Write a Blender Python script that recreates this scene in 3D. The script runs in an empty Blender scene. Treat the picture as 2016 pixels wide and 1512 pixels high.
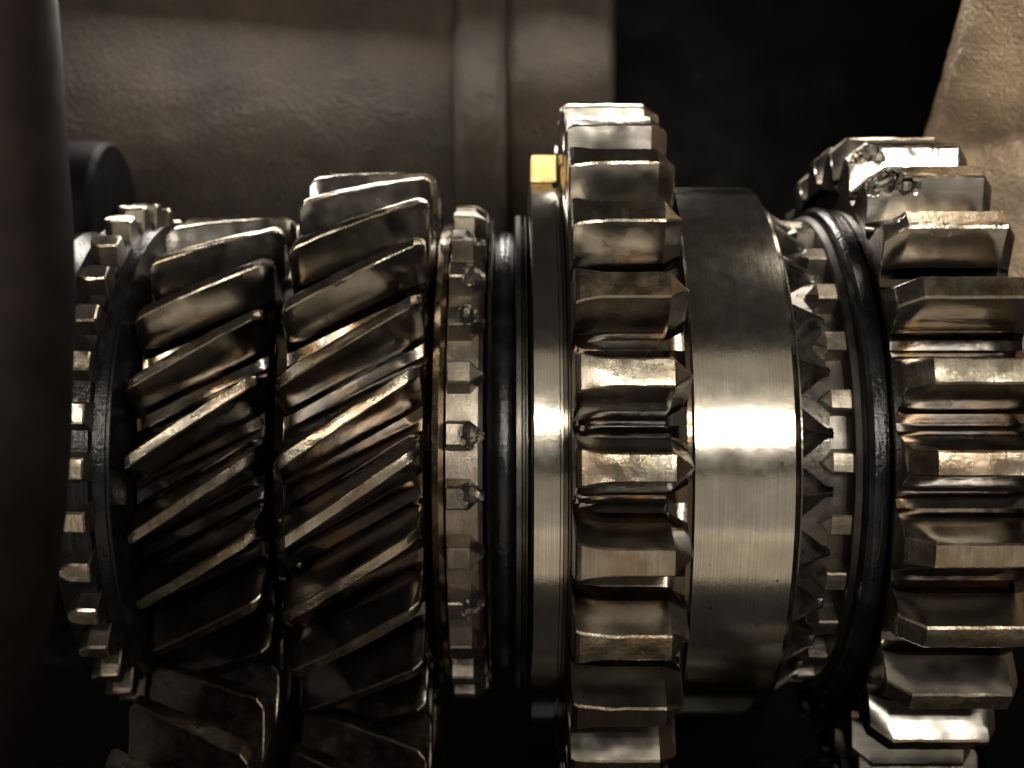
import bpy, math, random
from math import sin, cos, pi, radians, sqrt
from mathutils import Vector, Matrix, noise
random.seed(7)
sc = bpy.context.scene
COL = sc.collection

# ------------------------------------------------------------ camera, light, exposure
# units are centimetres; the shaft runs along X, the camera stands on the -Y side
D = 18.45
FPX = 2450.0
cam = bpy.data.cameras.new('camera')
camo = bpy.data.objects.new('camera', cam)
COL.objects.link(camo)
camo.location = (0, -D, 0)
camo.rotation_euler = (radians(90) + math.atan(129 / FPX), 0, 0)
cam.sensor_width = 36
cam.lens = 36 * FPX / 2016
cam.clip_start = 0.1
cam.clip_end = 500
cam.dof.use_dof = True
cam.dof.focus_distance = 14.1
cam.dof.aperture_fstop = 0.27
sc.camera = camo

w = bpy.data.worlds.new('World')
sc.world = w
w.use_nodes = True
w.node_tree.nodes['Background'].inputs[0].default_value = (1.0, 0.95, 0.88, 1)
w.node_tree.nodes['Background'].inputs[1].default_value = 0.035

def area(name, loc, target, sx, sy, radiance, col, spread=180):
    l = bpy.data.lights.new(name, 'AREA')
    l.shape = 'RECTANGLE'
    l.size = sx
    l.size_y = sy
    l.energy = radiance * pi * sx * sy
    l.color = col
    l.spread = radians(spread)
    o = bpy.data.objects.new(name, l)
    COL.objects.link(o)
    o.location = loc
    d = Vector(target) - Vector(loc)
    o.rotation_euler = d.to_track_quat('-Z', 'Y').to_euler()
    return o

area('tube_lamp', (-1, -19.5, 3.5), (-1, -1.5, 6.0), 26, 0.55, 24, (1.0, 0.93, 0.80), 75)
area('work_lamp', (7.2, -19.2, 1.95), (3, -1.5, 4.2), 8, 0.45, 24, (1.0, 0.95, 0.86), 75)
area('room_glow_lamp', (1, -20, 9.6), (0, -3, 0), 34, 7.5, 0.40, (1.0, 0.89, 0.69))
area('low_glow_lamp', (2, -15.5, -12.0), (0, -3, 0), 26, 6.5, 0.58, (1.0, 0.83, 0.62))
area('front_glow_lamp', (3, -21.5, -8.0), (0, -3, 1), 34, 9, 0.42, (1.0, 0.90, 0.76))
area('overhead_lamp', (-4.4, 4.3, 9.6), (-4.4, -1, 3.5), 7.2, 1.4, 28, (1.0, 0.94, 0.85))
area('overhead_short_lamp', (1.85, 4.3, 9.6), (1.6, -1, 3.5), 1.7, 1.4, 50, (1.0, 0.94, 0.85))
area('overhead_side_lamp', (6.5, -3.2, 10.0), (7.0, -1.0, 4.0), 1.8, 3.0, 17, (1.0, 0.90, 0.76))
area('wall_fill_lamp', (6.9, -6.0, 9.8), (8.3, 1.2, 5.2), 1.5, 1.5, 17, (1.0, 0.88, 0.70), 50)  # added fill, aimed at the end wall to brighten it
area('tooth_fill_lamp', (-9.6, -5.0, -14), (-5.3, -2.9, -2.1), 2.4, 1.4, 22, (1.0, 0.95, 0.88))  # added below to whiten dog teeth at the lower left

sc.view_settings.view_transform = 'Standard'
sc.view_settings.look = 'None'
sc.view_settings.exposure = 0
sc.view_settings.gamma = 1
sc.cycles.max_bounces = 8
sc.cycles.sample_clamp_indirect = 6
sc.cycles.use_denoising = True

# ------------------------------------------------------------ materials
def nodes(name):
    m = bpy.data.materials.new(name)
    m.use_nodes = True
    nt = m.node_tree
    return m, nt, nt.nodes['Principled BSDF']

def N(nt, typ, **kw):
    n = nt.nodes.new(typ)
    for k, v in kw.items():
        if k == 'inp':
            for a, b in v.items():
                n.inputs[a].default_value = b
        else:
            setattr(n, k, v)
    return n

def steel(name, c0, c1, r0, r1, metallic=1.0, streak=(3, 3, 3), streak_amt=0.0, bump=0.1, bump_scale=18.0,
          coat=0.0, aniso=0.0, stain=None, stain_amt=0.5, stain_scale=1.1, pit=0.0, rscale=3.7, rdetail=7.0, cdetail=6.0):
    """oily worn steel: patchy colour, uneven gloss, machining streaks, optional varnish stains and specks"""
    m, nt, b = nodes(name)
    L = nt.links.new
    tc = N(nt, 'ShaderNodeTexCoord')
    oi = N(nt, 'ShaderNodeObjectInfo')
    off = N(nt, 'ShaderNodeVectorMath', operation='SCALE', inp={'Scale': 37.0})
    comb = N(nt, 'ShaderNodeCombineXYZ')
    L(oi.outputs['Random'], comb.inputs[0]); L(oi.outputs['Random'], comb.inputs[1]); L(oi.outputs['Random'], comb.inputs[2])
    L(comb.outputs[0], off.inputs[0])
    add = N(nt, 'ShaderNodeVectorMath', operation='ADD')
    L(tc.outputs['Object'], add.inputs[0]); L(off.outputs[0], add.inputs[1])
    P = add.outputs[0]
    n1 = N(nt, 'ShaderNodeTexNoise', inp={'Scale': 2.2, 'Detail': cdetail, 'Roughness': 0.6})
    L(P, n1.inputs['Vector'])
    r1n = N(nt, 'ShaderNodeValToRGB')
    r1n.color_ramp.elements[0].position = 0.35; r1n.color_ramp.elements[1].position = 0.68
    r1n.color_ramp.elements[0].color = (*c0, 1); r1n.color_ramp.elements[1].color = (*c1, 1)
    L(n1.outputs[0], r1n.inputs[0])
    col = r1n.outputs[0]
    # machining streaks
    mp = N(nt, 'ShaderNodeMapping'); mp.inputs['Scale'].default_value = streak
    L(P, mp.inputs['Vector'])
    n2 = N(nt, 'ShaderNodeTexNoise', inp={'Scale': 1.0, 'Detail': 3.0, 'Roughness': 0.7})
    L(mp.outputs[0], n2.inputs['Vector'])
    if streak_amt > 0:
        mx = N(nt, 'ShaderNodeMix', data_type='RGBA', blend_type='MULTIPLY')
        mr = N(nt, 'ShaderNodeMapRange', inp={'From Min': 0.3, 'From Max': 0.7, 'To Min': 1 - streak_amt, 'To Max': 1 + streak_amt * 0.3})
        L(n2.outputs[0], mr.inputs[0])
        mx.inputs[0].default_value = 1.0
        L(col, mx.inputs[6]); L(mr.outputs[0], mx.inputs[7])
        col = mx.outputs[2]
    if stain:
        n3 = N(nt, 'ShaderNodeTexNoise', inp={'Scale': stain_scale, 'Detail': 5.0, 'Roughness': 0.55, 'Distortion': 0.8})
        L(P, n3.inputs['Vector'])
        mr3 = N(nt, 'ShaderNodeMapRange', inp={'From Min': 0.47, 'From Max': 0.62, 'To Min': 0.0, 'To Max': stain_amt})
        L(n3.outputs[0], mr3.inputs[0])
        mx3 = N(nt, 'ShaderNodeMix', data_type='RGBA')
        L(mr3.outputs[0], mx3.inputs[0]); L(col, mx3.inputs[6]); mx3.inputs[7].default_value = (*stain, 1)
        col = mx3.outputs[2]
    if pit > 0:
        vo = N(nt, 'ShaderNodeTexVoronoi', inp={'Scale': 2.6, 'Randomness': 1.0})
        L(P, vo.inputs['Vector'])
        mrp = N(nt, 'ShaderNodeMapRange', inp={'From Min': 0.04, 'From Max': 0.07, 'To Min': pit, 'To Max': 0.0})
        L(vo.outputs['Distance'], mrp.inputs[0])
        mxp = N(nt, 'ShaderNodeMix', data_type='RGBA')
        L(mrp.outputs[0], mxp.inputs[0]); L(col, mxp.inputs[6]); mxp.inputs[7].default_value = (0.06, 0.03, 0.015, 1)
        col = mxp.outputs[2]
    L(col, b.inputs['Base Color'])
    n4 = N(nt, 'ShaderNodeTexNoise', inp={'Scale': rscale, 'Detail': rdetail, 'Roughness': 0.62})
    L(P, n4.inputs['Vector'])
    mr4 = N(nt, 'ShaderNodeMapRange', inp={'From Min': 0.33, 'From Max': 0.67, 'To Min': r0, 'To Max': r1})
    L(n4.outputs[0], mr4.inputs[0]); L(mr4.outputs[0], b.inputs['Roughness'])
    b.inputs['Metallic'].default_value = metallic
    # relief
    n5 = N(nt, 'ShaderNodeTexNoise', inp={'Scale': bump_scale, 'Detail': 4.0, 'Roughness': 0.6})
    L(P, n5.inputs['Vector'])
    hs = N(nt, 'ShaderNodeMath', operation='MULTIPLY_ADD')
    L(n2.outputs[0], hs.inputs[0]); hs.inputs[1].default_value = 0.8 if streak_amt > 0 else 0.2
    L(n5.outputs[0], hs.inputs[2])
    bp = N(nt, 'ShaderNodeBump', inp={'Strength': bump, 'Distance': 0.03})
    L(hs.outputs[0], bp.inputs['Height'])
    L(bp.outputs[0], b.inputs['Normal'])
    if coat > 0:
        b.inputs['Coat Weight'].default_value = coat
        b.inputs['Coat Roughness'].default_value = 0.05
        b.inputs['Coat IOR'].default_value = 1.47
        n6 = N(nt, 'ShaderNodeTexNoise', inp={'Scale': 6.0, 'Detail': 2.0, 'Roughness': 0.5, 'Distortion': 0.6})
        L(P, n6.inputs['Vector'])
        b6 = N(nt, 'ShaderNodeBump', inp={'Strength': 0.12, 'Distance': 0.03})
        L(n6.outputs[0], b6.inputs['Height']); L(b6.outputs[0], b.inputs['Coat Normal'])
    if aniso > 0:
        b.inputs['Anisotropic'].default_value = aniso
        tg = N(nt, 'ShaderNodeTangent', direction_type='RADIAL', axis='X')
        L(tg.outputs[0], b.inputs['Tangent'])
    return m

BR = (0.10, 0.055, 0.025)
M = {}
M['land'] = steel('worn_tooth_land', (0.26, 0.23, 0.18), (0.40, 0.355, 0.28), 0.20, 0.34, streak=(30, 2, 2), streak_amt=0.3, bump=0.14, stain=(0.20, 0.12, 0.055), stain_amt=0.5)
M['flank'] = steel('oily_tooth_flank', (0.30, 0.282, 0.25), (0.40, 0.378, 0.34), 0.15, 0.28, streak=(0.6, 10, 10), streak_amt=0.22, bump=0.025, bump_scale=9, coat=0.4, stain=(0.24, 0.185, 0.13), stain_amt=0.28, stain_scale=0.5, rscale=1.8, rdetail=2.5, cdetail=2.0)
M['brushed'] = steel('brushed_steel_band', (0.44, 0.41, 0.35), (0.55, 0.52, 0.45), 0.13, 0.19, streak=(60, 0.4, 0.4), streak_amt=0.24, bump=0.035, pit=0.7, stain=(0.36, 0.30, 0.21), stain_amt=0.5, stain_scale=0.9)
M['black'] = steel('black_oiled_steel', (0.003, 0.003, 0.0035), (0.012, 0.012, 0.012), 0.13, 0.24, metallic=0.0, streak=(14, 0.6, 0.6), streak_amt=0.2, bump=0.32, bump_scale=17)
M['black'].node_tree.nodes['Principled BSDF'].inputs['Specular IOR Level'].default_value = 0.4
M['brown'] = steel('brown_varnished_steel', (0.10, 0.075, 0.05), (0.26, 0.19, 0.11), 0.2, 0.36, streak=(16, 1, 1), streak_amt=0.3, bump=0.08, coat=0.5)
M['dog'] = steel('machined_dog_tooth', (0.15, 0.132, 0.108), (0.27, 0.235, 0.19), 0.32, 0.48, streak=(20, 3, 3), streak_amt=0.25, bump=0.22, bump_scale=30)
M['shoulder'] = steel('dull_dark_shoulder', (0.06, 0.055, 0.05), (0.13, 0.12, 0.10), 0.3, 0.45, streak=(20, 1, 1), streak_amt=0.2, bump=0.06)
M['pyramid'] = steel('grey_oily_tooth_tip', (0.11, 0.105, 0.10), (0.22, 0.21, 0.19), 0.22, 0.4, bump=0.15, coat=0.3)
M['dark'] = steel('dark_gear_body', (0.03, 0.027, 0.024), (0.09, 0.08, 0.065), 0.2, 0.42, metallic=0.85, bump=0.2, coat=0.7)
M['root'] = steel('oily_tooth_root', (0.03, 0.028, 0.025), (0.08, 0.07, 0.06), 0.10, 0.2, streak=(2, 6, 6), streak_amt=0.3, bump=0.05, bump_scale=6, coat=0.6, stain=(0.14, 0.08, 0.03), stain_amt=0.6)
M['fracture'] = steel('fractured_steel', (0.06, 0.055, 0.048), (0.20, 0.18, 0.155), 0.42, 0.6, bump=0.4, bump_scale=16)
M['dog_lit'] = steel('lit_dog_tooth_land', (0.55, 0.47, 0.37), (0.78, 0.67, 0.53), 0.22, 0.36, streak=(20, 3, 3), streak_amt=0.25, bump=0.15, bump_scale=20)  # paler copy of the dog steel: reflected light painted onto the tooth tops
M['warm_glint'] = steel('warm_glint_yellow', (0.60, 0.36, 0.12), (1.0, 0.78, 0.42), 0.38, 0.5, streak=(12, 1, 1), streak_amt=0.4, bump=0.1)  # yellow of a warm reflection, put into the colour of the added blocks
M['fork'] = steel('dark_painted_fork', (0.008, 0.006, 0.0055), (0.014, 0.010, 0.009), 0.55, 0.65, metallic=0.0, bump=0.05, bump_scale=4)
M['fork'].node_tree.nodes['Principled BSDF'].inputs['Specular IOR Level'].default_value = 0.03
M['layshaft'] = steel('dark_layshaft_steel', (0.22, 0.20, 0.17), (0.40, 0.36, 0.30), 0.25, 0.45, streak=(3, 10, 10), streak_amt=0.3, bump=0.15, coat=0.5, stain=BR, stain_amt=0.6)

def cast(name, c0, c1, r0, r1, bump, scale):
    m, nt, b = nodes(name)
    L = nt.links.new
    tc = N(nt, 'ShaderNodeTexCoord')
    n1 = N(nt, 'ShaderNodeTexNoise', inp={'Scale': 0.55, 'Detail': 8.0, 'Roughness': 0.6})
    L(tc.outputs['Object'], n1.inputs['Vector'])
    rr = N(nt, 'ShaderNodeValToRGB')
    rr.color_ramp.elements[0].position = 0.35; rr.color_ramp.elements[1].position = 0.7
    rr.color_ramp.elements[0].color = (*c0, 1); rr.color_ramp.elements[1].color = (*c1, 1)
    L(n1.outputs[0], rr.inputs[0]); L(rr.outputs[0], b.inputs['Base Color'])
    b.inputs['Metallic'].default_value = 0.35
    n2 = N(nt, 'ShaderNodeTexNoise', inp={'Scale': scale, 'Detail': 6.0, 'Roughness': 0.65})
    L(tc.outputs['Object'], n2.inputs['Vector'])
    vo = N(nt, 'ShaderNodeTexVoronoi', feature='SMOOTH_F1', inp={'Scale': scale * 0.9})
    L(tc.outputs['Object'], vo.inputs['Vector'])
    ad = N(nt, 'ShaderNodeMath', operation='MULTIPLY_ADD')
    L(vo.outputs['Distance'], ad.inputs[0]); ad.inputs[1].default_value = 0.8; L(n2.outputs[0], ad.inputs[2])
    bp = N(nt, 'ShaderNodeBump', inp={'Strength': bump, 'Distance': 0.12})
    L(ad.outputs[0], bp.inputs['Height']); L(bp.outputs[0], b.inputs['Normal'])
    mr = N(nt, 'ShaderNodeMapRange', inp={'From Min': 0.3, 'From Max': 0.7, 'To Min': r0, 'To Max': r1})
    L(n2.outputs[0], mr.inputs[0]); L(mr.outputs[0], b.inputs['Roughness'])
    b.inputs['Coat Weight'].default_value = 0.35
    b.inputs['Coat Roughness'].default_value = 0.15
    L(bp.outputs[0], b.inputs['Coat Normal'])
    return m
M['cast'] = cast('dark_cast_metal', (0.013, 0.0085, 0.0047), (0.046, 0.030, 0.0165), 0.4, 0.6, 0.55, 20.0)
M['cast'].node_tree.nodes['Principled BSDF'].inputs['Metallic'].default_value = 0.1
M['cast'].node_tree.nodes['Principled BSDF'].inputs['Coat Weight'].default_value = 0.15
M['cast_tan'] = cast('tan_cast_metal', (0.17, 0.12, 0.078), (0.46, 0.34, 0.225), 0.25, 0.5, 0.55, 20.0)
M['cast_tan'].node_tree.nodes['Principled BSDF'].inputs['Metallic'].default_value = 0.3
M['void'] = cast('shaded_recess_black', (0.003, 0.003, 0.003), (0.006, 0.006, 0.006), 0.5, 0.7, 0.3, 1.5)  # near-black base paints in the shade of the casing's depth
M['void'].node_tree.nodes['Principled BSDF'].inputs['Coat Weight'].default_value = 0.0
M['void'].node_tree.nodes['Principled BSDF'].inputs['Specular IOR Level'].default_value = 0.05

# ------------------------------------------------------------ object helpers
def finish(me, mats, angle=30):
    for m in mats:
        me.materials.append(m)
    me.validate()
    me.update()
    me.polygons.foreach_set('use_smooth', [True] * len(me.polygons))
    me.set_sharp_from_angle(angle=radians(angle))
    me.update()

def link(name, me, parent=None, label=None):
    o = bpy.data.objects.new(name, me)
    COL.objects.link(o)
    o.parent = parent
    if label:
        o['label'] = label
    return o

def thing(name, label, cat, loc=(0, 0, 0), group=None):
    o = bpy.data.objects.new(name, None)
    COL.objects.link(o)
    o.empty_display_size = 0.5
    o.location = loc
    o['label'] = label
    o['category'] = cat
    if group:
        o['group'] = group
    return o

def lathe(name, prof, mat, parent=None, seg=240, wob=0.0, label=None, cy=0.0, cz=0.0):
    """revolve (x, r) pairs about the X axis"""
    vs, fs = [], []
    n = len(prof)
    for i in range(seg):
        a = 2 * pi * i / seg
        for j, (x, r) in enumerate(prof):
            rr = r
            if wob and r > 0.01:
                rr += wob * noise.noise(Vector((x * 2.1, 3 * cos(a) * r, 3 * sin(a) * r)))
            vs.append((x, -rr * cos(a), rr * sin(a)))
    for i in range(seg):
        k = (i + 1) % seg
        for j in range(n - 1):
            fs.append((i * n + j, i * n + j + 1, k * n + j + 1, k * n + j))
    me = bpy.data.meshes.new(name)
    me.from_pydata(vs, [], fs)
    finish(me, [mat])
    return link(name, me, parent, label)

def cyl_prof(x0, x1, r, bev=0.04, bore=0.5):
    return [(x0, bore), (x0, r - bev), (x0 + bev, r), (x1 - bev, r), (x1, r - bev), (x1, bore)]

def tooth_mesh(name, X0, X1, Rr, Rt, wr, wt, mats, helix=0.0, bev=0.025, wfun=None, dfun=None, us=None,
               seed=0, rag=0.0, bites=(), nf=6, nt=3, curve=1.6, sink=0.12, shape_root=False, end_in=0.02, fillet=0.0):
    """one gear tooth at angle 0 (facing the camera): stations along X, each a closed profile.
    wfun(u) scales the width, dfun(u) lowers the tip; bites are spheres (x, t, r, radius) that tear material away"""
    if us is None:
        k = 12
        us = [i / k for i in range(k + 1)]
    us = sorted(set([0.0, end_in / (X1 - X0), 1 - end_in / (X1 - X0), 1.0] + list(us)))
    xc = (X0 + X1) / 2
    vs, fs, fmat = [], [], []
    rb = Rr - (0.0 if fillet else sink)
    if fillet: nf = max(nf, 12)
    prof_n = None
    for u in us:
        x = X0 + u * (X1 - X0)
        sw = wfun(u) if wfun else 1.0
        dr = dfun(u) if dfun else 0.0
        if u == 0.0 or u == 1.0:
            dr += bev * 0.9
        rt = Rt - dr
        wtip = max(0.012, wt * sw - (bev * 0.6 if u in (0.0, 1.0) else 0))
        wroot = wr * (sw if shape_root else (0.5 + 0.5 * sw)) if not shape_root else wr * sw
        wroot = max(wroot, 0.015)
        side = []
        for k in range(nf + 1):
            s = k / nf
            r = rb + s * (rt - bev - rb)
            if fillet:
                wf = wroot
                t = wtip + (wf - wtip) * (1 - s ** 1.3)
                if s < 0.26:
                    q_ = 1 - s / 0.26
                    t += (fillet - wf) * (1 - sqrt(max(0.0, 1 - q_ ** 2.2))) if q_ < 1 else (fillet - wf)
            else:
                t = wtip + (wroot - wtip) * (1 - s) ** curve
            side.append((t, r))
        top = []
        for k in range(nt + 2):
            s = k / (nt + 1)
            t = (wtip - min(bev, wtip * 0.5)) * (1 - 2 * s)
            top.append((t, rt))
        P = side + top + [(-t, r) for (t, r) in reversed(side)]
        prof_n = len(P)
        for j, (t, r) in enumerate(P):
            if rag and r > rb + 0.4 * (rt - rb):
                q = Vector((x * 5.0 + seed * 13.7, t * 7, r * 4))
                e = noise.noise(q) * rag
                edge = 1.0 if nf - 1 <= j <= nf + 1 or prof_n - nf - 3 <= j <= prof_n - nf else 0.35
                r += (e * edge - abs(noise.noise(q * 2.3)) * rag * 0.8 * edge)
                t += noise.noise(q + Vector((9, 9, 9))) * rag * 0.7 * edge
            xx = x
            for (bx, bt, br, bro) in bites:
                d = Vector((xx - bx, t - bt, r - br))
                ro = bro * (1 + 0.35 * noise.noise(Vector((xx * 7 + seed, t * 7, r * 7))) + 0.22 * noise.noise(Vector((xx * 23, t * 23, r * 23 + seed))))
                if 1e-6 < d.length < ro and r > rb + 0.05:
                    d2 = d.normalized() * ro
                    xx, t, r = bx + d2.x, bt + d2.y, max(rb + 0.04, br + d2.z)
                    xx = min(max(xx, X0), X1)
            a = t / max(r, 0.5) + helix * (x - xc)
            vs.append((xx, -r * cos(a), r * sin(a)))
    n = prof_n
    lo, hi = nf, n - nf - 1
    bset = []
    for i in range(len(us) - 1):
        for j in range(n - 1):
            fs.append((i * n + j, (i + 1) * n + j, (i + 1) * n + j + 1, i * n + j + 1))
            island = lo <= j < hi
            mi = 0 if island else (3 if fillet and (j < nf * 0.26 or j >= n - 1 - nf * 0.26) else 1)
            if bites:
                v = [Vector(vs[q]) for q in fs[-1]]
                c = sum(v, Vector()) / 4
                r = sqrt(c.y ** 2 + c.z ** 2)
                t = (math.atan2(c.z, -c.y) - helix * (c.x - xc)) * r
                for (bx, bt, br, bro) in bites:
                    if (Vector((c.x - bx, t - bt, r - br))).length < bro * 1.12:
                        mi = 2
            fmat.append(mi)
    fs.append(tuple(range(n))); fmat.append(1)
    fs.append(tuple(reversed(range((len(us) - 1) * n, len(us) * n)))); fmat.append(1)
    me = bpy.data.meshes.new(name)
    me.from_pydata(vs, [], fs)
    me.polygons.foreach_set('material_index', fmat)
    finish(me, mats, 18)
    return me

def ring_of(name, meshes, parent, n, phase, special=None, skip=None, jitter=0.0):
    """n copies round the X axis, sharing mesh data; special maps index to (mesh, label)"""
    special = special or {}
    for k in range(n):
        th = phase + 360.0 * k / n
        t = ((th + 180) % 360) - 180
        key = None
        for s in special:
            if abs(((th - s) + 180) % 360 - 180) < 180.0 / n:
                key = s
        me, lab = (special[key] if key is not None else (random.choice(meshes), None))
        o = link(name, me, parent, lab)
        o.rotation_euler = (-radians(th + random.uniform(-jitter, jitter)), 0, 0)

def proj_theta(R, dy):
    """elevation angle at which a point of radius R shows dy pixels above the axis"""
    lo, hi = -75.0, 75.0
    for _ in range(50):
        m_ = (lo + hi) / 2
        v = FPX * R * sin(radians(m_)) / (D - R * cos(radians(m_)))
        if v < dy: lo = m_
        else: hi = m_
    return lo

# ------------------------------------------------------------ gearbox casing
def grid_mesh(name, nu, nv, f, mat, parent, label=None, smooth=40):
    vs = [f(i / nu, j / nv) for i in range(nu + 1) for j in range(nv + 1)]
    fs = [(i * (nv + 1) + j, (i + 1) * (nv + 1) + j, (i + 1) * (nv + 1) + j + 1, i * (nv + 1) + j + 1) for i in range(nu) for j in range(nv)]
    me = bpy.data.meshes.new(name)
    me.from_pydata(vs, [], fs)
    finish(me, [mat], smooth)
    return link(name, me, parent, label)

def fb(x, y, z, s=1.0):
    q = Vector((x * s, y * s, z * s))
    return noise.noise(q) + 0.5 * noise.noise(q * 2.1) + 0.25 * noise.noise(q * 4.3)

casing = thing('gearbox_casing', 'rough oily cast metal casing walls behind and to the right of the gears', 'gearbox casing', (0, 6, -9))
def P(x, y, z): return (x, y - 6, z + 9)
def slab(name, x0, x1, z0, z1, yf, mat, label=None, amp=0.05, thick=1.2, nu=70, nv=90):
    """a lump of casting with a rounded, uneven front: yf(x, z) is its front face"""
    def f(u, v):
        # wrap: u from back-left over the front to back-right
        if u < 0.1:
            x = x0; y = yf(x0, z0 + v * (z1 - z0)) + 0.15 + thick * (1 - u / 0.1)
        elif u > 0.9:
            x = x1; y = yf(x1, z0 + v * (z1 - z0)) + 0.15 + thick * ((u - 0.9) / 0.1)
        else:
            s = (u - 0.1) / 0.8
            x = x0 + s * (x1 - x0)
            y = yf(x, z0 + v * (z1 - z0))
            e = min(s, 1 - s) * (x1 - x0)
            if e < 0.25:
                y += 0.15 * (1 - e / 0.25) ** 2
        z = z0 + v * (z1 - z0)
        y += amp * fb(x, y, z, 0.9)
        return P(x, y, z)
    return grid_mesh(name, nu, nv, f, mat, casing, label)

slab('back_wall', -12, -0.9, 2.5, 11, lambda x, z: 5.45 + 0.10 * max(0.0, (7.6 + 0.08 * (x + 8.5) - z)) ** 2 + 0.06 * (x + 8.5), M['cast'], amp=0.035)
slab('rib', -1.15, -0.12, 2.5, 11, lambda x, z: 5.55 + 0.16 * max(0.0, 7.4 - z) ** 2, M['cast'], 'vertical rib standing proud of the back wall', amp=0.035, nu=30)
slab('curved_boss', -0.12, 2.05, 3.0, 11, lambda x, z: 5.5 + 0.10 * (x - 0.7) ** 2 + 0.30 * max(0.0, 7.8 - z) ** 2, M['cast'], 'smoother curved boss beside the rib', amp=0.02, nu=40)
slab('recess_wall', -14, 14, -12, 13, lambda x, z: 10.5, M['void'], 'recess at the back of the casing, its shade painted black', amp=0.15)

# end wall on the right, seen from its inner side, with a sloping rear edge
def endwall(u, v):
    z = -9 + 20 * v
    yb = 2.6 if z < 4.9 else max(-3.0, 2.6 - (z - 4.9) * 1.5)
    if z < 4.9: yb = 2.6
    yf_ = -9.0
    s = u
    y = yb + (yf_ - yb) * s
    x = 7.0 + 0.75 * (yb - y)
    # lip near the rear edge, bulge, and a step down behind the gear
    dd = (yb - y)
    x += 0.12 * math.exp(-(dd / 0.22) ** 2)
    x += 0.25 * math.tanh((4.05 - z) * 2.2) - 0.05 * (z - 5)
    x += 1.6 / (1 + math.exp((z + 1.5) * 3)) + 0.05 * fb(x, y, z, 0.8) + 0.02 * fb(x, y, z, 5.0)
    return P(x, y, z)
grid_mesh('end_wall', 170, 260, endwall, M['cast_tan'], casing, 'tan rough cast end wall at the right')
# rear side of the end wall
def endback(u, v):
    z = -9 + 20 * v
    yb = 2.6 if z < 4.9 else max(-3.0, 2.6 - (z - 4.9) * 1.5)
    x0 = 7.0 + 0.12 + 0.25 * math.tanh((4.05 - z) * 2.2) - 0.05 * (z - 5)
    return P(x0 + u * 6, yb + 0.5 * u, z)
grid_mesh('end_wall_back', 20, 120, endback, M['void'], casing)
# round bearing bore in the back-left of the casing
bore = lathe('bearing_bore', [(-9.6, 0.2), (-9.6, 1.28), (-9.5, 1.35), (-6.95, 1.35), (-6.85, 1.28), (-6.85, 0.2)], M['void'], casing, seg=96, label='black round bearing housing at the left')
bore.location = P(0, 2.9, 3.95)

# ------------------------------------------------------------ main shaft
shaft = thing('main_shaft', 'dark main shaft that carries the whole row of gears, hidden inside them', 'shaft')
lathe('shaft_body', [(-9.5, 0.01), (-9.5, 1.2), (-7.5, 1.2), (-7.45, 1.5), (9.0, 1.5), (9.0, 0.01)], M['dark'], shaft)

# ------------------------------------------------------------ far-left hub
hub = thing('synchro_hub', 'black oily hub behind the dark fork arm, left of the leftmost ring of small teeth', 'synchro hub')
lathe('hub_body', [(-8.2, 1.4), (-8.2, 2.55), (-8.1, 2.62), (-7.2, 2.62), (-7.1, 2.85), (-6.7, 2.9), (-6.6, 3.15), (-6.05, 3.2), (-5.95, 3.1), (-5.7, 2.9), (-5.66, 1.4)], M['black'], hub)

# ------------------------------------------------------------ helical gears
FL = [M['land'], M['flank'], M['fracture'], M['root']]
def helical(root, X0, X1, Rr, Rt, wr, wt, n, phase_left, beta, key, rag=0.013):
    fil = pi * (Rr + 0.004) / n
    hx = math.tan(radians(beta)) / Rt
    ms = [tooth_mesh(key, X0, X1, Rr, Rt, wr, wt, FL, helix=hx, seed=s + 10 * n, rag=rag, us=[i / 26 for i in range(27)],
                     wfun=lambda u: 1.0 - 0.28 * max(0, 1 - u / 0.08) - 0.28 * max(0, 1 - (1 - u) / 0.06),
                     dfun=lambda u: 0.10 * max(0, 1 - u / 0.05) + 0.10 * max(0, 1 - (1 - u) / 0.06), bev=0.02, fillet=fil) for s in range(7)]
    ph = phase_left + math.degrees(hx * (X1 - X0) / 2)
    ring_of('tooth', ms, root, n, ph)

g1 = thing('helical_gear', 'leftmost oily helical gear with slanting teeth, next to the dark fork arm', 'helical gear', group='slant-toothed gears on the main shaft')
lathe('gear_body', [(-4.80, 1.3), (-4.80, 2.62), (-4.74, 2.69), (-3.14, 2.69), (-3.1, 2.6), (-2.95, 2.5), (-2.95, 1.3)], M['root'], g1)
helical(g1, -4.74, -3.13, 2.70, 3.40, 0.235, 0.085, 22, -3.4, 34, 'tooth')
lathe('cone', [(-5.62, 1.3), (-5.62, 3.34), (-5.15, 3.34), (-5.12, 3.26), (-4.98, 3.24), (-4.94, 3.3), (-4.90, 3.3), (-4.84, 3.0), (-4.80, 1.3)], M['black'], g1, label='black smooth collar between the small teeth and the helical teeth')
dogA = tooth_mesh('dog_tooth', -5.50, -5.12, 3.34, 3.60, 0.20, 0.13, [M['dog_lit'], M['dog'], M['fracture']], bev=0.025, seed=3, rag=0.012,
                  wfun=lambda u: 0.35 + 0.65 * min(1, u / 0.35), curve=1.0, nf=3, shape_root=True)
ring_of('dog_tooth', [dogA], g1, 34, 7.0)

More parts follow.
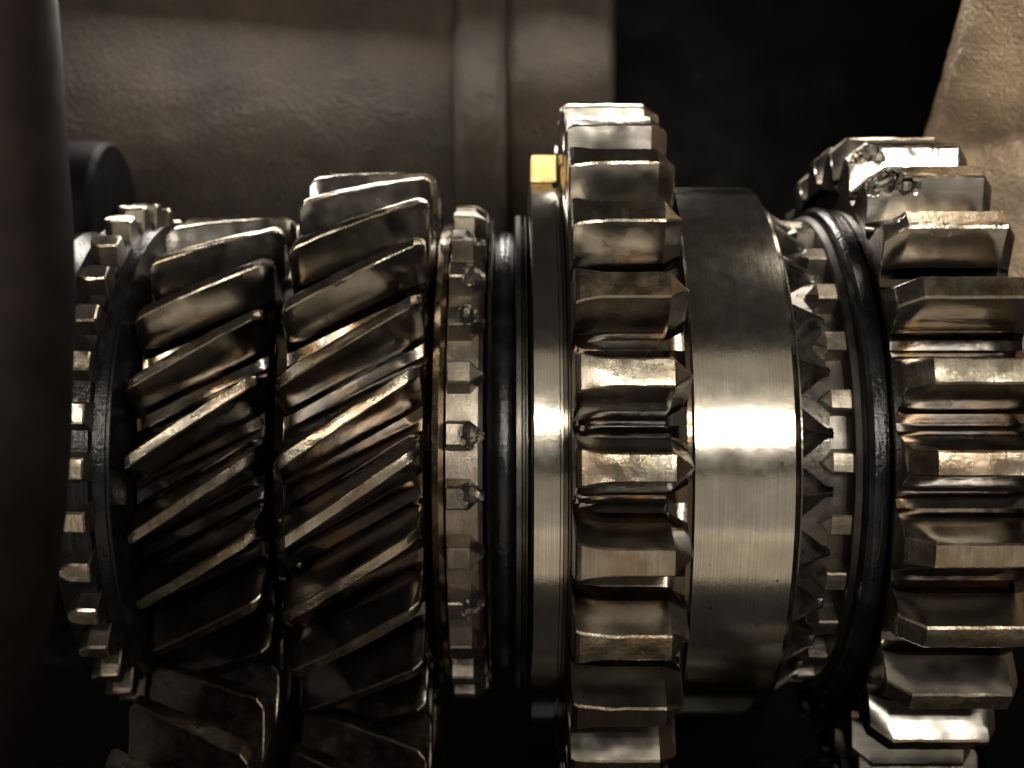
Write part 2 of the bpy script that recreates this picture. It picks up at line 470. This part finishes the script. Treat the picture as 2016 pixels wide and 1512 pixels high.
g2 = thing('helical_gear', 'larger helical gear with slanting teeth, second from the left, beside the chipped small teeth', 'helical gear', group='slant-toothed gears on the main shaft')
lathe('gear_body', [(-2.92, 1.3), (-2.92, 3.2), (-2.78, 3.31), (-1.12, 3.31), (-1.02, 3.2), (-1.0, 1.3)], M['root'], g2)
helical(g2, -2.77, -1.09, 3.32, 4.04, 0.25, 0.088, 26, -2.9, 34.5, 'tooth')
lathe('rim', [(-1.0, 1.3), (-1.0, 3.22), (-0.975, 3.27), (-0.90, 3.30), (-0.84, 3.28), (-0.82, 3.22), (-0.82, 3.1), (-0.79, 3.08), (-0.79, 1.3)], M['brown'], g2, label='thin brown rim between the gear teeth and the small teeth')
lathe('dog_ring', [(-0.81, 1.3), (-0.81, 3.26), (-0.42, 3.26), (-0.36, 3.22), (-0.35, 1.3)], M['dog'], g2, label='pale ring the small teeth stand on')
DM = [M['dog'], M['dog'], M['fracture']]
def dog_w(u): return 1.0 if u < 0.62 else max(0.06, 1 - (u - 0.62) / 0.38)
us_d = [i / 14 for i in range(15)] + [0.62]
def mk_dogB(bites=(), seed=0):
    return tooth_mesh('dog_tooth', -0.80, -0.335, 3.27, 3.57, 0.205, 0.14, DM, bev=0.02, wfun=dog_w,
                      dfun=lambda u: 0.10 * max(0, (u - 0.62) / 0.38), us=[i / 30 for i in range(31)] + [0.62] if bites else us_d,
                      seed=seed, rag=0.008, bites=bites, nt=11 if bites else 3, nf=8 if bites else 3, curve=1.0, shape_root=True)
dB = [mk_dogB(seed=s) for s in range(3)]
dBx = {}
aB = lambda y: proj_theta(3.56, 885 - y)
th0 = aB(855)
pitchB = 360 / 29
lab = 'chipped small tooth with its pointed right end broken away'
for k, bites in [(0, [(-0.42, 0.0, 3.66, 0.23), (-0.36, 0.0, 3.56, 0.2), (-0.5, 0.06, 3.62, 0.12)]),
                 (-1, [(-0.42, 0.10, 3.62, 0.23), (-0.36, -0.08, 3.6, 0.19)]),
                 (2, [(-0.50, 0.02, 3.62, 0.17), (-0.38, 0.06, 3.6, 0.18)]),
                 (3, [(-0.44, -0.08, 3.62, 0.20), (-0.36, 0.0, 3.55, 0.17)]),
                 (-3, [(-0.42, 0.0, 3.62, 0.22)]), (4, [(-0.42, 0.05, 3.60, 0.2)])]:
    dBx[th0 + k * pitchB] = (mk_dogB(bites, seed=k + 20), lab)
ring_of('dog_tooth', dB, g2, 29, th0, dBx)

# ------------------------------------------------------------ black synchro ring in the middle
s1 = thing('synchro_ring', 'black glossy smooth ring between the chipped small teeth and the bright steel collar', 'synchro ring', group='synchro rings on the main shaft')
lathe('ring_body', [(-0.345, 1.3), (-0.345, 3.12), (-0.32, 3.2), (-0.30, 3.35), (-0.27, 3.38), (-0.25, 3.35), (-0.245, 3.2), (-0.22, 3.14), (-0.19, 3.17), (-0.14, 3.19), (-0.08, 3.195), (-0.02, 3.18), (0.02, 3.15), (0.04, 3.1), (0.04, 1.3)], M['black'], s1)
lathe('thrust_ring', [(0.04, 1.3), (0.04, 3.4), (0.055, 3.43), (0.115, 3.43), (0.13, 3.4), (0.13, 3.3), (0.16, 3.3), (0.175, 3.42), (0.19, 3.42), (0.2, 3.3), (0.205, 1.3)], M['shoulder'], s1, label='narrow grey-brown edge on the right of the black ring')

# ------------------------------------------------------------ sliding sleeve with straight teeth and smooth band
sl = thing('sliding_sleeve', 'big central steel sleeve with straight chamfered teeth and a wide smooth brushed band', 'sliding gear sleeve')
lathe('collar', [(0.235, 1.5), (0.235, 3.84), (0.26, 3.9), (0.56, 3.9), (0.575, 3.86), (0.60, 3.86), (0.615, 3.9), (0.655, 3.89), (0.67, 3.84), (0.67, 1.5)], M['brushed'], sl, label='bright polished collar left of the teeth')
lathe('gear_body', [(0.67, 1.5), (0.67, 4.15), (0.71, 4.22), (2.06, 4.22), (2.10, 4.17), (2.11, 1.5)], M['root'], sl)
lathe('band', [(2.10, 1.5), (2.10, 3.83), (3.33, 3.83), (3.385, 3.79), (3.40, 3.70), (3.40, 1.5)], M['brushed'], sl, label='wide smooth brushed band right of the straight teeth', seg=360)
def sl_w(u):
    v = 1.0
    if u < 0.30: v = 1.0 + 0.42 * (1 - u / 0.30) ** 1.5
    if u > 0.83: v = max(0.05, 1 - (u - 0.83) / 0.17)
    return v
def sl_d(u):
    return 0.16 * max(0, (u - 0.83) / 0.17) + 0.05 * max(0, 1 - u / 0.03)
us_s = [i / 20 for i in range(21)] + [0.83]
sls = [tooth_mesh('tooth', 0.69, 2.00, 4.23, 5.0, 0.33, 0.165, FL, bev=0.022, wfun=sl_w, dfun=sl_d, us=us_s, seed=s, rag=0.012, fillet=pi * 4.235 / 30) for s in range(6)]
ring_of('tooth', sls, sl, 30, 9.7)

# ------------------------------------------------------------ blocks added for the warm reflection on the collar
fk = thing('reflection_blocks', 'two small yellow blocks added for the warm reflection on top of the polished collar', 'added reflection blocks', (0.45, -0.8, 4.1))
def block(name, x0, x1, y0, y1, z0, z1, mat, parent, b=0.014, seed=0):
    import bmesh
    bm = bmesh.new()
    bmesh.ops.create_cube(bm, size=1)
    ox, oy, oz = parent.location
    rot = Matrix.Rotation(radians(6.5), 4, 'X')
    for v in bm.verts:
        v.co = Vector(((x0 + x1) / 2 - ox + v.co.x * (x1 - x0), (y0 + y1) / 2 - oy + v.co.y * (y1 - y0), (z0 + z1) / 2 - oz + v.co.z * (z1 - z0)))
    bmesh.ops.bevel(bm, geom=bm.edges[:], offset=b, segments=3, affect='EDGES')
    for v in bm.verts:
        v.co = rot @ v.co
    me = bpy.data.meshes.new(name)
    bm.to_mesh(me); bm.free()
    finish(me, [mat])
    return link(name, me, parent)
block('reflection_block', 0.27, 0.62, -1.1, -0.5, 3.8, 4.18, M['warm_glint'], fk)
block('reflection_block', 0.67, 0.83, -1.1, -0.5, 3.8, 4.19, M['warm_glint'], fk)

# ------------------------------------------------------------ right synchro ring with pyramid teeth
s2 = thing('synchro_ring', 'grey synchro ring with pointed pyramid teeth just right of the smooth band', 'synchro ring', group='synchro rings on the main shaft')
lathe('ring_body', [(3.42, 1.5), (3.42, 3.55), (3.45, 3.60), (3.47, 3.60), (3.49, 3.24), (3.90, 3.2), (3.92, 1.5)], M['dark'], s2)
TR = 3.40
def py_w(u): return max(0.16, 1.0 - u * 1.02)
pyr = [tooth_mesh('pointed_tooth', 3.46, 3.93, 3.22, 3.60, 0.405, 0.04, [M['pyramid'], M['pyramid'], M['fracture']], bev=0.03, wfun=py_w,
                  dfun=lambda u: 0.30 * u, sink=0.0, seed=s, rag=0.012, nf=4, curve=1.0, shape_root=True, us=[i / 8 for i in range(9)]) for s in range(5)]
ring_of('pointed_tooth', pyr, s2, 27, proj_theta(TR, 885 - 850), jitter=0.5)

# ------------------------------------------------------------ right spur gear
g3 = thing('spur_gear', 'straight-toothed gear at the right edge with two chipped teeth near its top', 'spur gear')
lathe('dog_ring', [(3.80, 1.5), (3.80, 3.08), (4.13, 3.08), (4.14, 3.34), (4.16, 3.38), (4.23, 3.42), (4.255, 3.40), (4.26, 1.5)], M['shoulder'], g3, label='grey shoulder the right-hand small teeth end against')
def dc_w(u): return 1.0 if u > 0.35 else max(0.06, u / 0.35)
dC = [tooth_mesh('dog_tooth', 3.76, 4.15, 3.08, 3.36, 0.17, 0.13, DM, bev=0.02, wfun=dc_w, dfun=lambda u: 0.08 * max(0, 1 - u / 0.35),
                 us=[i / 12 for i in range(13)] + [0.35], seed=s, rag=0.01, nf=3, curve=1.0, shape_root=True) for s in range(3)]
ring_of('dog_tooth', dC, g3, 27, proj_theta(3.36, 885 - 785))
lathe('black_collar', [(4.255, 1.5), (4.255, 3.40), (4.29, 3.5), (4.35, 3.54), (4.52, 3.54), (4.56, 3.48), (4.57, 3.3), (4.62, 3.3), (4.62, 1.5)], M['black'], g3, label='black smooth collar left of the straight teeth')
lathe('gear_body', [(4.55, 1.5), (4.55, 3.65), (4.60, 3.82), (6.02, 3.82), (6.08, 3.7), (6.08, 1.5)], M['root'], g3)
def sp_w(u): return 1.0
def sp_d(u): return 0.22 * max(0, 1 - u / 0.165) + 0.18 * max(0, 1 - (1 - u) / 0.08)
us_p = [i / 16 for i in range(17)] + [0.165, 0.92]
sps = [tooth_mesh('tooth', 4.51, 6.09, 3.83, 4.53, 0.33, 0.15, FL, bev=0.025, wfun=sp_w, dfun=sp_d, us=us_p, seed=s + 50, rag=0.012, end_in=0.01, fillet=pi * 3.835 / 27) for s in range(5)]
def chip(b, seed):
    return tooth_mesh('tooth', 4.51, 6.09, 3.83, 4.53, 0.33, 0.15, FL, bev=0.025, wfun=sp_w, dfun=sp_d, us=[i / 70 for i in range(71)] + [0.165],
                      seed=seed, rag=0.012, bites=b, nf=16, nt=10, end_in=0.01, fillet=pi * 3.835 / 27)
ph3 = 11.3
p3 = 360 / 27
spec = {ph3 + 4 * p3: (chip([(4.60, -0.14, 4.53, 0.20), (4.78, -0.20, 4.50, 0.15), (4.90, -0.21, 4.40, 0.08)], 61), 'tooth with a jagged chip out of its left corner'),
        ph3 + 3 * p3: (chip([(4.60, -0.12, 4.52, 0.23), (4.78, -0.18, 4.49, 0.18), (4.96, -0.22, 4.42, 0.12), (5.10, -0.23, 4.40, 0.075)], 62), 'tooth with the longest ragged pit along its left end'),
        ph3 + 2 * p3: (chip([(4.60, 0.15, 4.50, 0.14)], 63), 'tooth with a small nick in its left corner')}
ring_of('tooth', sps, g3, 27, ph3, spec)

# ------------------------------------------------------------ countershaft below, in mesh with the gears
cs_y, cs_z = -1.2, -7.62
cs = thing('countershaft', 'dark countershaft gear cluster along the bottom, its teeth slanting the other way', 'countershaft', (0, cs_y, cs_z))
lathe('shaft_body', [(-9, 0.01), (-9, 1.9), (9, 1.9), (9, 0.01)], M['dark'], cs, seg=96)
def cs_gear(X0, X1, Rr, Rt, n, beta, ph, wr=0.42, wt=0.13):
    hx = -math.tan(radians(beta)) / Rt
    lathe('gear_body', cyl_prof(X0 - 0.03, X1 + 0.03, Rr, 0.06, 1.8), M['dark'], cs)
    LM = [M['layshaft'], M['layshaft'], M['fracture']]
    ms = [tooth_mesh('tooth', X0, X1, Rr, Rt, wr, wt, LM, helix=hx, seed=s + 90, rag=0.02, us=[i / 16 for i in range(17)],
                     dfun=lambda u: 0.1 * max(0, 1 - u / 0.06) + 0.1 * max(0, 1 - (1 - u) / 0.06)) for s in range(3)]
    ring_of('tooth', ms, cs, n, ph)
cs_gear(-4.72, -3.05, 4.2, 4.86, 30, 31.5, 4)
cs_gear(-2.78, -1.06, 3.55, 4.2, 26, 33, 7)
cs_gear(4.6, 6.2, 3.0, 3.7, 22, 0, 3)
lathe('drum', [(-8.6, 1.8), (-8.6, 3.1), (-8.5, 3.2), (-5.9, 3.2), (-5.8, 3.1), (-5.8, 1.8)], M['layshaft'], cs, label='smooth dark drum at the lower left')
lathe('spacer', [(3.4, 1.8), (3.4, 3.3), (3.5, 3.35), (4.4, 3.35), (4.45, 3.3), (4.45, 1.8)], M['dark'], cs)

# ------------------------------------------------------------ fork arm in the left foreground
fa = thing('shift_fork', 'dark brown curved fork arm, out of focus, running down the left edge', 'fork arm', (-4.4, -7.4, -6))
def fork():
    pts_px = [(-45, -260), (-18, 0), (2, 250), (22, 500), (26, 700), (22, 900), (4, 1100), (-22, 1300), (-72, 1512), (-160, 1800)]
    dep = D - 7.4
    sc_ = FPX / dep
    path = []
    K = 60
    for i in range(K + 1):
        f = i / K * (len(pts_px) - 1)
        a = min(int(f), len(pts_px) - 2); s = f - a
        # catmull-rom
        g = lambda k: pts_px[max(0, min(len(pts_px) - 1, k))]
        p0, p1, p2, p3_ = g(a - 1), g(a), g(a + 1), g(a + 2)
        q = [0.5 * (2 * p1[c] + (p2[c] - p0[c]) * s + (2 * p0[c] - 5 * p1[c] + 4 * p2[c] - p3_[c]) * s * s + (-p0[c] + 3 * p1[c] - 3 * p2[c] + p3_[c]) * s ** 3) for c in (0, 1)]
        path.append(Vector(((q[0] - 1008) / sc_, -7.4, (885 - q[1]) / sc_)))
    vs, fs = [], []
    S = 40
    for i, p in enumerate(path):
        d = (path[min(i + 1, K)] - path[max(i - 1, 0)]).normalized()
        side = Vector((0, 1, 0)).cross(d).normalized()
        for j in range(S):
            a = 2 * pi * j / S
            r = 0.49 + 0.012 * noise.noise(Vector((cos(a) * 2, sin(a) * 2, p.z * 0.8)))
            v = p + side * (cos(a) * r) + Vector((0, 1, 0)) * (sin(a) * r * 1.25)
            vs.append(tuple(v - fa.location))
    for i in range(K):
        for j in range(S):
            fs.append((i * S + j, i * S + (j + 1) % S, (i + 1) * S + (j + 1) % S, (i + 1) * S + j))
    fs.append(tuple(range(S))); fs.append(tuple(reversed(range(K * S, (K + 1) * S))))
    me = bpy.data.meshes.new('arm')
    me.from_pydata(vs, [], fs)
    finish(me, [M['fork']], 50)
    link('arm', me, fa)
fork()
